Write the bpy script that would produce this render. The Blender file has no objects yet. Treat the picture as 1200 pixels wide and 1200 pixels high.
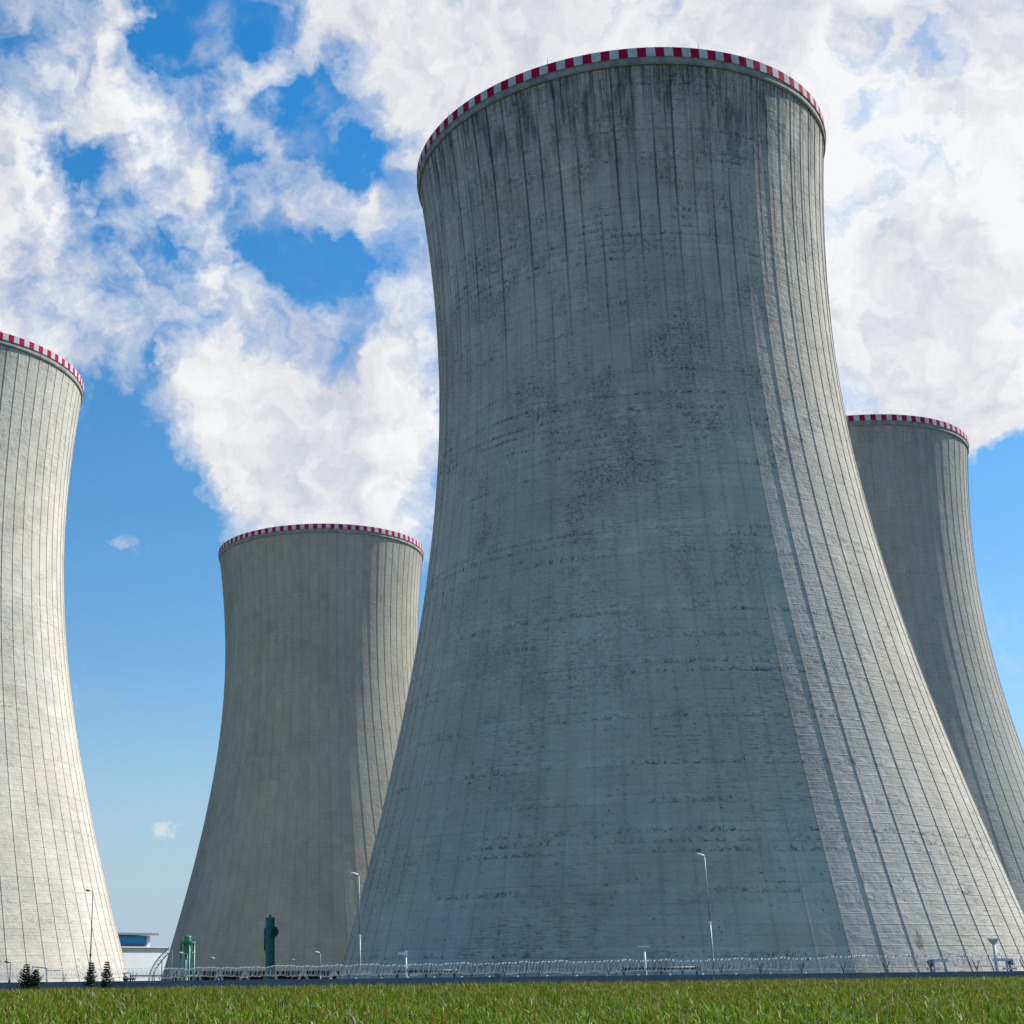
import bpy, math, random
import numpy as np
from mathutils import Matrix, Vector

random.seed(7)
rng = np.random.default_rng(11)
R = math.radians
PI = math.pi
scene = bpy.context.scene
COL = scene.collection

# ------------------------------------------------------------------ camera
EYE = 1.0                                  # metres above the field
F_PX, PITCH, CX, ROLL = 1689.69, 0.3030, 367.14, -0.005   # survey of the photo's four towers (1200 px wide)
cam_d = bpy.data.cameras.new('camera')
cam = bpy.data.objects.new('camera', cam_d)
COL.objects.link(cam)
cam.matrix_world = Matrix.Translation((0, 0, EYE)) @ Matrix.Rotation(PI / 2 + PITCH, 4, 'X') @ Matrix.Rotation(ROLL, 4, 'Z')
cam_d.sensor_width = 36.0
cam_d.lens = F_PX / 1200 * 36
cam_d.shift_x = (600 - CX) / 1200
cam_d.clip_start = 0.1
cam_d.clip_end = 30000
scene.camera = cam


def ray(px, py):
    """direction (with y not normalised) seen at a photo position, used to survey where things stand"""
    du, dv = px - CX, py - 600
    C, S = math.cos(ROLL), math.sin(ROLL)
    a, b = du * C + dv * S, -du * S + dv * C
    c, s = math.cos(PITCH), math.sin(PITCH)
    x, u = a / F_PX, -b / F_PX
    return Vector((x, c - s * u, s + c * u))


def at(px, py, depth):
    d = ray(px, py)
    return Vector((0, 0, EYE)) + d * (depth / d.y)


# ------------------------------------------------------------------ light
SUN_AZ, SUN_EL = 21.0, 40.5                # azimuth from +X towards +Y
sun_dir = Vector((math.cos(R(SUN_EL)) * math.cos(R(SUN_AZ)), math.cos(R(SUN_EL)) * math.sin(R(SUN_AZ)), math.sin(R(SUN_EL))))
sl = bpy.data.lights.new('sun', 'SUN')
sl.energy = 5.0
sl.angle = R(0.53)
sl.color = (1.0, 0.965, 0.915)
so = bpy.data.objects.new('sun', sl)
so.rotation_euler = sun_dir.to_track_quat('Z', 'Y').to_euler()
so.location = (200, 0, 300)
COL.objects.link(so)

vs = scene.view_settings
vs.view_transform = 'Standard'
vs.look = 'None'
vs.exposure = 0.25
vs.gamma = 1.0
vs.use_curve_mapping = False


# ------------------------------------------------------------------ node helper
class NT:
    def __init__(self, tree):
        self.t = tree
        tree.nodes.clear()

    def n(self, kind, **kw):
        nd = self.t.nodes.new(kind)
        for k, v in kw.items():
            setattr(nd, k, v)
        return nd

    def put(self, sock, v):
        if v is None:
            return
        if isinstance(v, bpy.types.NodeSocket):
            self.t.links.new(v, sock)
        elif isinstance(v, (tuple, list)) and len(v) == 3 and sock.type == 'RGBA':
            sock.default_value = (*v, 1)
        else:
            sock.default_value = v

    def m(self, op, a, b=None, c=None, clamp=False):
        nd = self.n('ShaderNodeMath', operation=op, use_clamp=clamp)
        for i, v in enumerate((a, b, c)):
            self.put(nd.inputs[i], v)
        return nd.outputs[0]

    def vm(self, op, a, b=None, scale=None):
        nd = self.n('ShaderNodeVectorMath', operation=op)
        self.put(nd.inputs[0], a)
        self.put(nd.inputs[1], b)
        if scale is not None:
            self.put(nd.inputs['Scale'], scale)
        return nd.outputs['Value'] if op in ('DOT_PRODUCT', 'LENGTH') else nd.outputs[0]

    def ramp(self, v, a, b, lo=0.0, hi=1.0, smooth=True):
        nd = self.n('ShaderNodeMapRange', interpolation_type='SMOOTHSTEP' if smooth else 'LINEAR', clamp=True)
        self.put(nd.inputs[0], v)
        for i, x in enumerate((a, b, lo, hi)):
            self.put(nd.inputs[i + 1], x)
        return nd.outputs[0]

    def noise(self, vec, scale, detail=4, rough=0.5, dist=0.0, lac=2.0, color=False):
        nd = self.n('ShaderNodeTexNoise')
        self.put(nd.inputs['Vector'], vec)
        for k, v in (('Scale', scale), ('Detail', detail), ('Roughness', rough), ('Distortion', dist), ('Lacunarity', lac)):
            self.put(nd.inputs[k], v)
        return nd.outputs['Color' if color else 'Fac']

    def mix(self, f, a, b, mode='MIX'):
        nd = self.n('ShaderNodeMix', data_type='RGBA', blend_type=mode)
        self.put(nd.inputs[0], f)
        self.put(nd.inputs[6], a)
        self.put(nd.inputs[7], b)
        return nd.outputs[2]

    def comb(self, x, y, z):
        nd = self.n('ShaderNodeCombineXYZ')
        for i, v in enumerate((x, y, z)):
            self.put(nd.inputs[i], v)
        return nd.outputs[0]

    def sep(self, v):
        nd = self.n('ShaderNodeSeparateXYZ')
        self.put(nd.inputs[0], v)
        return nd.outputs


# ------------------------------------------------------------------ sky
world = bpy.data.worlds.new('World')
scene.world = world
world.use_nodes = True
w = NT(world.node_tree)
SKY_STRENGTH = 0.1
CLOUD = 0.86                               # cloud brightness at exposure 0
AWAY_T = 0.57                              # less cloud outside the photo when higher
sky = w.n('ShaderNodeTexSky', sky_type='NISHITA', sun_disc=False, sun_elevation=R(SUN_EL), sun_rotation=R(90 - SUN_AZ),
          altitude=400, air_density=1.0, dust_density=0.3, ozone_density=3.0)
dirv = w.vm('NORMALIZE', w.n('ShaderNodeTexCoord').outputs['Generated'])
# directions to cloud masses (+) and to open blue (-): photo position, size in px, weight
LOBES = [
    # clouds, left part
    (55, 5, 120, 1.0), (110, 10, 50, .4), (105, 90, 60, .75), (60, 130, 50, .5), (15, 225, 90, .9), (45, 375, 150, 1.9), (130, 385, 70, .9), (-70, 300, 180, 1),
    (262, 72, 55, .9), (290, 95, 35, .5), (185, 150, 75, .75), (205, 215, 65, .8), (240, 245, 40, .5), (330, 232, 50, 1.7), (388, 238, 44, 1.4),
    (375, 165, 36, .8), (320, 172, 28, .4), (275, 340, 70, .9), (345, 375, 62, .8), (240, 325, 40, .4),
    (262, 500, 85, 1.2), (330, 510, 120, 1.4), (305, 582, 78, 1.3), (430, 540, 120, 1.4), (410, 620, 100, 1),
    (455, 500, 80, .8), (470, 380, 60, .8), (465, 260, 70, .9), (490, 160, 80, 1.0), (365, 40, 60, 1.1), (430, 60, 95, 1.2), (540, 60, 150, 1.3),
    (150, 632, 26, 1.5), (192, 616, 24, 1.4), (188, 974, 11, 1.1), (125, 634, 16, .5), (202, 436, 12, .6),
    # clouds, right part
    (700, 0, 220, 1.3), (900, 0, 200, 1.3), (1050, 30, 110, .9), (1000, 230, 120, 1.2), (1080, 300, 170, 1.4), (1050, 420, 130, 1.3), (1180, 200, 130, 1.1),
    (1130, 460, 80, 1.0), (1140, 520, 36, .8), (1185, 470, 60, .9), (1260, 300, 180, 1), (1200, 20, 100, 1.0), (980, 90, 80, .7),
    # open blue
    (230, 25, 65, -1.1), (310, 30, 40, -.6), (170, 60, 42, -.7), (118, 250, 82, -1.7), (80, 170, 45, -.7), (28, 85, 48, -1.15), (405, 140, 62, -1.7), (350, 130, 45, -.9), (452, 190, 32, -.6),
    (355, 290, 62, -1.3), (420, 305, 40, -.8), (295, 185, 34, -.6), (205, 320, 38, -.9), (180, 425, 48, -.9), (300, 412, 30, -.5), (405, 415, 32, -.8), (130, 570, 130, -1.0),
    (220, 720, 160, -1.0), (110, 490, 40, -.5), (215, 600, 50, -.5), (480, 440, 26, -.6),
    (1012, 146, 24, -1.9), (1110, 75, 40, -.75), (1195, 385, 30, -1.3), (1190, 620, 90, -1.5), (1195, 100, 30, -.6), (1178, 562, 28, -.8),
]
wob = w.vm('SUBTRACT', w.noise(dirv, 9.0, 5, 0.6, color=True), (0.5, 0.5, 0.5))
wob2 = w.vm('SUBTRACT', w.noise(dirv, 30.0, 5, 0.6, color=True), (0.5, 0.5, 0.5))
dw = w.vm('NORMALIZE', w.vm('ADD', dirv, w.vm('ADD', w.vm('SCALE', wob, scale=0.085), w.vm('SCALE', wob2, scale=0.055))))
cover = -0.55
for (px, py, rad, wt) in LOBES:
    d = ray(px, py).normalized()
    dist = math.hypot(px - CX, math.hypot(py - 600, F_PX))
    ang = 1.40 * rad / dist
    dot = w.vm('DOT_PRODUCT', dw, tuple(d))
    cover = w.m('MULTIPLY_ADD', w.ramp(dot, math.cos(ang), 1.0), wt, cover)
# everywhere the photo does not show: broken cloud, thinning towards the ground
zz = w.sep(dirv)[2]
cosview = w.vm('DOT_PRODUCT', dirv, tuple(ray(600, 480).normalized()))
away = w.ramp(cosview, math.cos(R(27)), math.cos(R(38)))
base_n = w.m('MULTIPLY', w.m('SUBTRACT', w.noise(dirv, 2.6, 3), AWAY_T), 5.0)
cover = w.m('MULTIPLY_ADD', away, w.m('MULTIPLY', base_n, w.ramp(zz, 0.02, 0.35)), cover)
upl = w.ramp(w.vm('DOT_PRODUCT', dirv, tuple(ray(215, 220).normalized())), math.cos(R(9.0)), math.cos(R(4.5)))
cover = w.m('ADD', w.m('MINIMUM', cover, w.m('MULTIPLY_ADD', upl, -1.05, 1.75)), w.ramp(zz, 0.05, 0.30, -0.55, 0.0))
# wispy detail
fb = w.noise(dw, 15.0, 12, 0.58)
fb2 = w.noise(w.vm('ADD', dw, tuple(sun_dir * 0.014)), 15.0, 6, 0.58)
fine = w.noise(dw, 55.0, 9, 0.62)
veil = w.noise(w.vm('ADD', dw, (0.7, 2.2, 1.1)), 6.5, 4, 0.55)
dens = w.m('ADD', w.m('MULTIPLY', cover, 0.66), w.m('ADD', w.m('MULTIPLY', w.m('SUBTRACT', fb, 0.5), 2.7), w.m('MULTIPLY', w.m('SUBTRACT', fine, 0.5), 1.05)))
dens = w.m('MULTIPLY_ADD', w.m('SUBTRACT', veil, 0.5), 1.2, dens)
shred = w.noise(w.vm('ADD', dirv, (1.9, 0.4, 2.6)), 30.0, 9, 0.6, 0.2)
dens = w.m('MULTIPLY_ADD', w.m('SUBTRACT', shred, 0.5), w.m('MULTIPLY_ADD', upl, 1.5, 0.5), dens)
alpha = w.m('POWER', w.ramp(dens, -0.46, 0.85, smooth=False), 1.15)
alpha = w.m('MAXIMUM', alpha, w.m('MULTIPLY', upl, w.m('MULTIPLY', w.ramp(shred, 0.42, 0.72), w.ramp(veil, 0.40, 0.62, 0.12, 0.6))))
relief = w.m('MULTIPLY', w.m('SUBTRACT', fb, fb2), 0.9)
soft = w.noise(w.vm('ADD', dw, (3.1, 1.7, 0.3)), 8.0, 4, 0.5)
lum = w.m('ADD', w.m('ADD', 0.80, relief), w.m('MULTIPLY', w.m('SUBTRACT', soft, 0.5), 0.40))
right = w.ramp(w.vm('DOT_PRODUCT', dirv, tuple(ray(1150, 300).normalized())), math.cos(R(14)), 1.0)
lum = w.m('MULTIPLY_ADD', right, 0.07, lum)
lum = w.m('MINIMUM', w.m('MAXIMUM', lum, 0.62), 0.93)
tone = w.mix(w.ramp(lum, 0.64, 0.86), (0.93, 0.96, 1.06), (1.0, 1.0, 1.01))
cloud = w.vm('SCALE', tone, scale=w.m('MULTIPLY', lum, CLOUD / SKY_STRENGTH))
hi = w.ramp(zz, 0.02, 0.56, smooth=False)
skycol = w.mix(1.0, sky.outputs[0], w.mix(hi, (0.98, 1.02, 0.97), (0.24, 1.11, 1.50)), 'MULTIPLY')
haze = tuple(c / SKY_STRENGTH for c in (0.335, 0.455, 0.590))
skycol = w.mix(w.ramp(zz, -0.02, 0.20, 0.92, 0.0), skycol, haze)
col = w.mix(w.m('MULTIPLY', alpha, 0.97), skycol, cloud)
bg = w.n('ShaderNodeBackground')
w.put(bg.inputs[0], col)
bg.inputs[1].default_value = SKY_STRENGTH
w.t.links.new(bg.outputs[0], w.n('ShaderNodeOutputWorld').inputs[0])


# ------------------------------------------------------------------ materials
def new_mat(name):
    m = bpy.data.materials.new(name)
    m.use_nodes = True
    k = NT(m.node_tree)
    b = k.n('ShaderNodeBsdfPrincipled')
    o = k.n('ShaderNodeOutputMaterial')
    k.t.links.new(b.outputs[0], o.inputs[0])
    return m, k, b


def simple(name, colr, rough=0.6, metal=0.0, var=0.18, scale=3.0, bump=0.0):
    m, k, b = new_mat(name)
    co = k.n('ShaderNodeTexCoord').outputs['Object']
    f = k.noise(co, scale, 6, 0.6)
    dark = tuple(c * (1 - var) for c in colr)
    lite = tuple(min(1, c * (1 + var)) for c in colr)
    k.put(b.inputs['Base Color'], k.mix(k.ramp(f, 0.3, 0.7), dark, lite))
    b.inputs['Roughness'].default_value = rough
    b.inputs['Metallic'].default_value = metal
    if bump:
        bn = k.n('ShaderNodeBump')
        bn.inputs['Strength'].default_value = bump
        k.put(bn.inputs['Height'], k.noise(co, scale * 6, 4))
        k.t.links.new(bn.outputs[0], b.inputs['Normal'])
    return m


TOP_H = 169.28                             # rim above the eye
LIP = -2.7


def concrete(name, colr, stain, streak, seed):
    m, k, b = new_mat(name)
    uv = k.n('ShaderNodeUVMap', uv_map='UVMap').outputs[0]
    u, v, _ = k.sep(uv)                    # u counts ribs, v is height in metres
    su = k.m('ADD', u, seed * 3.7)
    P = lambda a, c: k.comb(k.m('MULTIPLY', su, a), k.m('MULTIPLY', v, c), seed)
    depth = k.m('SUBTRACT', TOP_H + EYE, v)               # metres below the rim
    big = k.noise(P(0.16, 0.022), 1.0, 5, 0.55)
    mid = k.noise(P(1.1, 0.16), 1.0, 6, 0.6, 0.4)
    tint = k.m('ADD', k.m('MULTIPLY', k.m('SUBTRACT', big, 0.5), 0.60), k.m('MULTIPLY', k.m('SUBTRACT', mid, 0.5), 0.50))
    # every casting between two ribs has its own shade
    LIFT = 1.55
    row = k.m('FLOOR', k.m('DIVIDE', v, LIFT))
    wn = k.n('ShaderNodeTexWhiteNoise', noise_dimensions='3D')
    k.put(wn.inputs[0], k.comb(k.m('FLOOR', su), k.m('FLOOR', k.m('DIVIDE', row, 2.0)), seed))
    wcol = k.n('ShaderNodeTexWhiteNoise', noise_dimensions='2D')
    k.put(wcol.inputs[0], k.comb(k.m('FLOOR', su), seed + 5, 0))
    wrow = k.n('ShaderNodeTexWhiteNoise', noise_dimensions='2D')
    k.put(wrow.inputs[0], k.comb(row, seed + 9, 0))
    tint = k.m('ADD', tint, k.m('MULTIPLY', k.m('SUBTRACT', wn.outputs[0], 0.5), 0.07))
    tint = k.m('ADD', tint, k.m('MULTIPLY', k.m('SUBTRACT', wcol.outputs[0], 0.5), 0.07))
    tint = k.m('ADD', tint, k.m('MULTIPLY', k.m('SUBTRACT', wrow.outputs[0], 0.5), k.m('MULTIPLY', k.ramp(mid, 0.35, 0.65), 0.20 * stain)))
    # board marks and fine vertical run marks
    board = k.noise(P(0.35, 3.2), 1.0, 3, 0.6)
    run = k.noise(P(9.0, 0.05), 1.0, 4, 0.6)
    tint = k.m('ADD', tint, k.m('MULTIPLY', k.m('SUBTRACT', board, 0.5), 0.16))
    tint = k.m('ADD', tint, k.m('MULTIPLY', k.m('SUBTRACT', run, 0.5), 0.18))
    grain = k.noise(P(14, 2.2), 1.0, 4, 0.7)
    tint = k.m('ADD', tint, k.m('MULTIPLY', k.m('SUBTRACT', grain, 0.5), 0.22))
    c0 = k.vm('SCALE', k.comb(*colr), scale=k.m('ADD', 1.0, tint))
    # warm and cool clouds in the cement
    hue = k.noise(P(0.22, 0.035), 1.0, 4, 0.6, 0.5)
    c0 = k.mix(k.ramp(hue, 0.35, 0.7, 0.0, 0.55), c0, k.mix(1.0, c0, (1.06, 1.0, 0.88), 'MULTIPLY'))
    # construction joints
    fr = k.m('FRACT', k.m('DIVIDE', v, LIFT))
    edge = k.m('MINIMUM', fr, k.m('SUBTRACT', 1.0, fr))
    joint = k.ramp(edge, 0.02, 0.07, 1.0, 0.0)
    jpres = k.m('MULTIPLY', k.ramp(k.noise(P(0.55, 0.21), 1.0, 4, 0.65), 0.44, 0.62), k.ramp(wrow.outputs[0], 0.25, 0.85))
    c0 = k.mix(k.m('MULTIPLY', joint, k.m('MULTIPLY', jpres, 0.30 * stain)), c0, (0.045, 0.048, 0.046))
    # rows of dark smudges under some joints, and loose dirty patches between them
    low = k.ramp(fr, 0.0, 0.9, 1.0, 0.1)
    sm = k.noise(P(5.0, 0.95), 1.0, 6, 0.74, 1.2)
    smz = k.ramp(k.noise(P(0.26, 0.075), 1.0, 5, 0.7), 0.41, 0.56)
    smrow = k.ramp(wrow.outputs[0], 0.50, 0.74)
    smud = k.m('MULTIPLY', k.m('MULTIPLY', k.ramp(sm, 0.47, 0.64), smz), k.m('MULTIPLY', low, smrow))
    c0 = k.mix(k.m('MULTIPLY', smud, 0.95 * stain), c0, (0.045, 0.050, 0.050))
    dz = k.m('MULTIPLY', k.ramp(k.noise(P(0.30, 0.075), 1.0, 6, 0.72, 0.6), 0.46, 0.66), k.ramp(v, 25.0, 85.0, 0.25, 1.0))
    dt = k.ramp(k.noise(P(7.5, 1.6), 1.0, 6, 0.78, 0.5), 0.45, 0.62)
    c0 = k.mix(k.m('MULTIPLY', k.m('MULTIPLY', dz, dt), 0.80 * stain), c0, (0.050, 0.066, 0.064))
    hz_ = k.ramp(k.noise(P(0.14, 0.030), 1.0, 4, 0.6), 0.42, 0.62)
    ht = k.ramp(k.noise(P(2.4, 3.4), 1.0, 5, 0.75), 0.50, 0.64)
    c0 = k.mix(k.m('MULTIPLY', k.m('MULTIPLY', hz_, ht), 0.62 * stain), c0, (0.070, 0.082, 0.080))
    # single leaks with a tail
    lk = k.ramp(k.noise(P(1.5, 0.10), 1.0, 3, 0.5), 0.70, 0.76)
    lkt = k.ramp(k.noise(P(9.0, 0.3), 1.0, 5, 0.7), 0.38, 0.60)
    c0 = k.mix(k.m('MULTIPLY', k.m('MULTIPLY', lk, lkt), 0.75 * stain), c0, (0.035, 0.040, 0.042))
    pale = k.m('MULTIPLY', k.ramp(k.noise(P(6.0, 1.3), 1.0, 6, 0.78), 0.56, 0.70), k.ramp(k.noise(P(0.3, 0.06), 1.0, 4, 0.6), 0.45, 0.62))
    c0 = k.mix(k.m('MULTIPLY', pale, 0.35 * stain), c0, (0.55, 0.56, 0.55))
    # long dark casting seams running part of the way round
    seam = k.m('MULTIPLY', k.ramp(wrow.outputs[0], 0.86, 0.90), k.ramp(fr, 0.0, 0.55, 1.0, 0.0))
    seam = k.m('MULTIPLY', seam, k.ramp(k.noise(P(0.22, 0.05), 1.0, 5, 0.7), 0.46, 0.60))
    seam = k.m('MULTIPLY', seam, k.ramp(k.noise(P(3.2, 0.8), 1.0, 6, 0.8), 0.42, 0.60))
    c0 = k.mix(k.m('MULTIPLY', k.m('MULTIPLY', seam, k.ramp(v, 50.0, 95.0, 0.3, 1.0)), 0.62 * stain * stain), c0, (0.045, 0.050, 0.050))
    # pock marks
    pk = k.noise(P(8.0, 1.5), 1.0, 4, 0.72)
    pz = k.noise(P(0.8, 0.12), 1.0, 4, 0.6)
    pock = k.m('MULTIPLY', k.ramp(pk, 0.600, 0.645), k.ramp(pz, 0.40, 0.60))
    c0 = k.mix(k.m('MULTIPLY', pock, 0.8 * stain), c0, (0.030, 0.034, 0.035))
    # lime bleeding in short pale runs
    lm = k.m('MULTIPLY', k.ramp(k.noise(P(13, 0.5), 1.0, 3, 0.6), 0.66, 0.74), k.ramp(k.noise(P(0.5, 0.2), 1.0, 3), 0.55, 0.7))
    c0 = k.mix(k.m('MULTIPLY', lm, 0.45 * stain), c0, (0.50, 0.52, 0.52))
    # dark run marks hanging from the rim
    n1 = k.noise(k.comb(k.m('MULTIPLY', su, 2.6), seed, 0), 1.0, 4, 0.75)
    n0 = k.noise(k.comb(k.m('MULTIPLY', su, 0.35), seed + 2, 0), 1.0, 2, 0.5)
    ln = k.m('MULTIPLY', k.ramp(n1, 0.30, 0.82), k.ramp(n0, 0.22, 0.72, 8.0, 42.0))
    wob = k.m('MULTIPLY', k.noise(P(3.0, 0.35), 1.0, 4, 0.65), 9.0)
    run2 = k.ramp(k.m('SUBTRACT', k.m('ADD', ln, 4.5), k.m('ADD', depth, wob)), -7.0, 9.0)
    rtex = k.ramp(k.noise(P(6.5, 0.10), 1.0, 5, 0.7), 0.36, 0.66)
    c0 = k.mix(k.m('MULTIPLY', k.m('MULTIPLY', run2, rtex), 0.85 * streak), c0, (0.034, 0.038, 0.040))
    blot = k.m('MULTIPLY', k.ramp(k.noise(P(0.9, 0.055), 1.0, 6, 0.68, 0.5), 0.42, 0.66), k.ramp(depth, 8.0, 42.0, 1.0, 0.0))
    btex = k.ramp(k.noise(P(4.0, 0.12), 1.0, 6, 0.72), 0.34, 0.60)
    c0 = k.mix(k.m('MULTIPLY', k.m('MULTIPLY', blot, btex), 0.80 * streak), c0, (0.040, 0.046, 0.050))
    # soot caught along the ribs in the upper third
    fu = k.m('FRACT', su)
    du = k.m('MINIMUM', fu, k.m('SUBTRACT', 1.0, fu))
    rib = k.m('MULTIPLY', k.ramp(du, 0.03, 0.085, 1.0, 0.0), k.m('MULTIPLY', k.ramp(depth, 30.0, 85.0, 1.0, 0.0), k.ramp(k.noise(P(0.9, 0.03), 1.0, 3), 0.3, 0.62)))
    c0 = k.mix(k.m('MULTIPLY', rib, 0.7 * streak), c0, (0.03, 0.033, 0.034))
    k.put(b.inputs['Base Color'], c0)
    b.inputs['Roughness'].default_value = 0.92
    b.inputs['Specular IOR Level'].default_value = 0.25
    # relief: joints, boards, rough grain
    h = k.m('ADD', k.m('MULTIPLY', k.noise(P(2.2, 0.55), 1.0, 6, 0.62, 0.3), 0.22), k.m('MULTIPLY', joint, 0.035))
    h = k.m('ADD', h, k.m('MULTIPLY', k.noise(P(0.8, 2.6), 1.0, 4, 0.6), 0.05))
    h = k.m('ADD', h, k.m('MULTIPLY', wn.outputs[0], 0.03))
    bn = k.n('ShaderNodeBump')
    bn.inputs['Strength'].default_value = 1.0
    bn.inputs['Distance'].default_value = 1.0
    k.put(bn.inputs['Height'], h)
    k.t.links.new(bn.outputs[0], b.inputs['Normal'])
    return m


M = {}
M['rim_beam'] = simple('rim_concrete', (0.29, 0.285, 0.25), 0.9, var=0.30, scale=0.5)
M['red'] = simple('warning_red_paint', (0.50, 0.010, 0.055), 0.55, var=0.25, scale=0.35)
M['white'] = simple('warning_white_paint', (0.60, 0.60, 0.58), 0.55, var=0.14, scale=0.35)
for q in ('red', 'white'):
    bs = [n for n in M[q].node_tree.nodes if n.type == 'BSDF_PRINCIPLED'][0]
    bs.inputs['Specular IOR Level'].default_value = 0.08
    bs.inputs['Roughness'].default_value = 0.9
M['dark'] = simple('dark_fill_interior', (0.02, 0.022, 0.025), 0.8)  # near-black puts the shade of the tower interior into the colour
M['column'] = simple('column_concrete', (0.42, 0.42, 0.40), 0.9, scale=0.6)
M['galv'] = simple('galvanised_steel', (0.55, 0.57, 0.60), 0.42, 0.6, var=0.08)
M['wire'] = simple('razor_wire_steel', (0.52, 0.54, 0.56), 0.72, 0.15, var=0.1)
M['post'] = simple('dark_fence_post', (0.06, 0.075, 0.085), 0.6)
M['panel'] = simple('fence_panel_concrete', (0.155, 0.185, 0.225), 0.85, var=0.12, scale=0.7, bump=0.1)
M['lamp'] = simple('lamp_white_enamel', (0.82, 0.83, 0.84), 0.35, var=0.04)
M['lens'] = simple('lamp_glass', (0.55, 0.60, 0.62), 0.15)
M['polegrey'] = simple('grey_pole_paint', (0.34, 0.36, 0.38), 0.5, 0.3)
M['poledark'] = simple('dark_pole', (0.09, 0.095, 0.10), 0.6, 0.2)  # dark grey; on the tall left lamp it stands in for backlight shade
M['green'] = simple('green_tank_paint', (0.085, 0.32, 0.18), 0.45, var=0.15, scale=0.7)
M['teal'] = simple('teal_vent_paint', (0.004, 0.150, 0.115), 0.42, var=0.15, scale=0.5)
M['blue'] = simple('blue_cladding', (0.025, 0.32, 0.72), 0.5, var=0.12, scale=0.2)
M['cladding'] = simple('white_cladding', (0.80, 0.80, 0.78), 0.6, var=0.05, scale=0.1)
M['roof'] = simple('roof_edge_grey', (0.22, 0.23, 0.24), 0.6)
M['glass'] = simple('office_glass', (0.04, 0.06, 0.08), 0.1)
M['pipe'] = simple('dark_pipe_paint', (0.025, 0.04, 0.045), 0.5)
M['cabinet'] = simple('pale_cabinet_paint', (0.62, 0.66, 0.70), 0.45, var=0.06)
M['ceramic'] = simple('white_ceramic', (0.86, 0.86, 0.84), 0.25, var=0.03)
M['bark'] = simple('spruce_bark', (0.06, 0.045, 0.035), 0.9, scale=8)
M['lattice'] = simple('pale_green_lattice_paint', (0.30, 0.38, 0.34), 0.5)


# ------------------------------------------------------------------ mesh helper
class MB:
    def __init__(self):
        self.v, self.f, self.mi = [], [], []

    def add(self, vs_, fs, mi=0):
        o = len(self.v)
        self.v += [tuple(p) for p in vs_]
        self.f += [tuple(i + o for i in f) for f in fs]
        self.mi += [mi] * len(fs)
        return self

    def tube(self, p0, p1, r0, r1=None, n=8, caps=True, mi=0):
        p0, p1 = Vector(p0), Vector(p1)
        r1 = r0 if r1 is None else r1
        ax = (p1 - p0).normalized()
        a = ax.orthogonal().normalized()
        b = ax.cross(a)
        vs_, fs = [], []
        for i in range(n):
            t = 2 * PI * i / n
            q = a * math.cos(t) + b * math.sin(t)
            vs_ += [p0 + q * r0, p1 + q * r1]
        for i in range(n):
            j = (i + 1) % n
            fs.append((2 * i, 2 * j, 2 * j + 1, 2 * i + 1))
        if caps:
            fs.append(tuple(2 * i for i in range(n))[::-1])
            fs.append(tuple(2 * i + 1 for i in range(n)))
        return self.add(vs_, fs, mi)

    def box(self, c, s, rz=0.0, mi=0, taper=1.0, bev=0.0):
        x, y, z = (q / 2 for q in s)
        vs_ = []
        for sz, k in ((-1, 1), (1, taper)):
            for sx, sy in ((-1, -1), (1, -1), (1, 1), (-1, 1)):
                px, py = sx * x * k, sy * y * k
                vs_.append((c[0] + px * math.cos(rz) - py * math.sin(rz), c[1] + px * math.sin(rz) + py * math.cos(rz), c[2] + sz * z))
        return self.add(vs_, [(3, 2, 1, 0), (4, 5, 6, 7), (0, 1, 5, 4), (1, 2, 6, 5), (2, 3, 7, 6), (3, 0, 4, 7)], mi)

    def lathe(self, prof, n=24, c=(0, 0, 0), mi=0, closed=False):
        vs_, fs = [], []
        for r, z in prof:
            for i in range(n):
                t = 2 * PI * i / n
                vs_.append((c[0] + r * math.cos(t), c[1] + r * math.sin(t), c[2] + z))
        k = len(prof)
        for a in range(k if closed else k - 1):
            b_ = (a + 1) % k
            for i in range(n):
                j = (i + 1) % n
                fs.append((a * n + i, a * n + j, b_ * n + j, b_ * n + i))
        return self.add(vs_, fs, mi)

    def ellipsoid(self, c, s, rot=None, n=10, mi=0):
        vs_, fs = [], []
        rot = rot or Matrix.Identity(3)
        rows = 7
        for a in range(rows):
            ph = -PI / 2 + PI * (a + 0.0) / (rows - 1)
            for i in range(n):
                t = 2 * PI * i / n
                p = rot @ Vector((s[0] * math.cos(ph) * math.cos(t), s[1] * math.cos(ph) * math.sin(t), s[2] * math.sin(ph)))
                vs_.append(p + Vector(c))
        for a in range(rows - 1):
            for i in range(n):
                j = (i + 1) % n
                fs.append((a * n + i, a * n + j, (a + 1) * n + j, (a + 1) * n + i))
        return self.add(vs_, fs, mi)

    def mesh(self, name, mats, smooth=False):
        me = bpy.data.meshes.new(name)
        me.from_pydata(self.v, [], self.f)
        for m in (mats if isinstance(mats, (list, tuple)) else [mats]):
            me.materials.append(m)
        if any(self.mi):
            me.polygons.foreach_set('material_index', self.mi)
        if smooth:
            me.polygons.foreach_set('use_smooth', [True] * len(me.polygons))
        me.update()
        return me

    def build(self, name, mats, parent=None, smooth=False, loc=None):
        return link(name, self.mesh(name, mats, smooth), parent, loc)


def link(name, me, parent=None, loc=None, rz=0.0):
    o = bpy.data.objects.new(name, me)
    COL.objects.link(o)
    if parent:
        o.parent = parent
    if loc is not None:
        o.location = loc
    if rz:
        o.rotation_euler = (0, 0, rz)
    return o


def tag(o, label=None, cat=None, group=None, kind=None):
    for k, v in (('label', label), ('category', cat), ('group', group), ('kind', kind)):
        if v:
            o[k] = v
    return o


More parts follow.
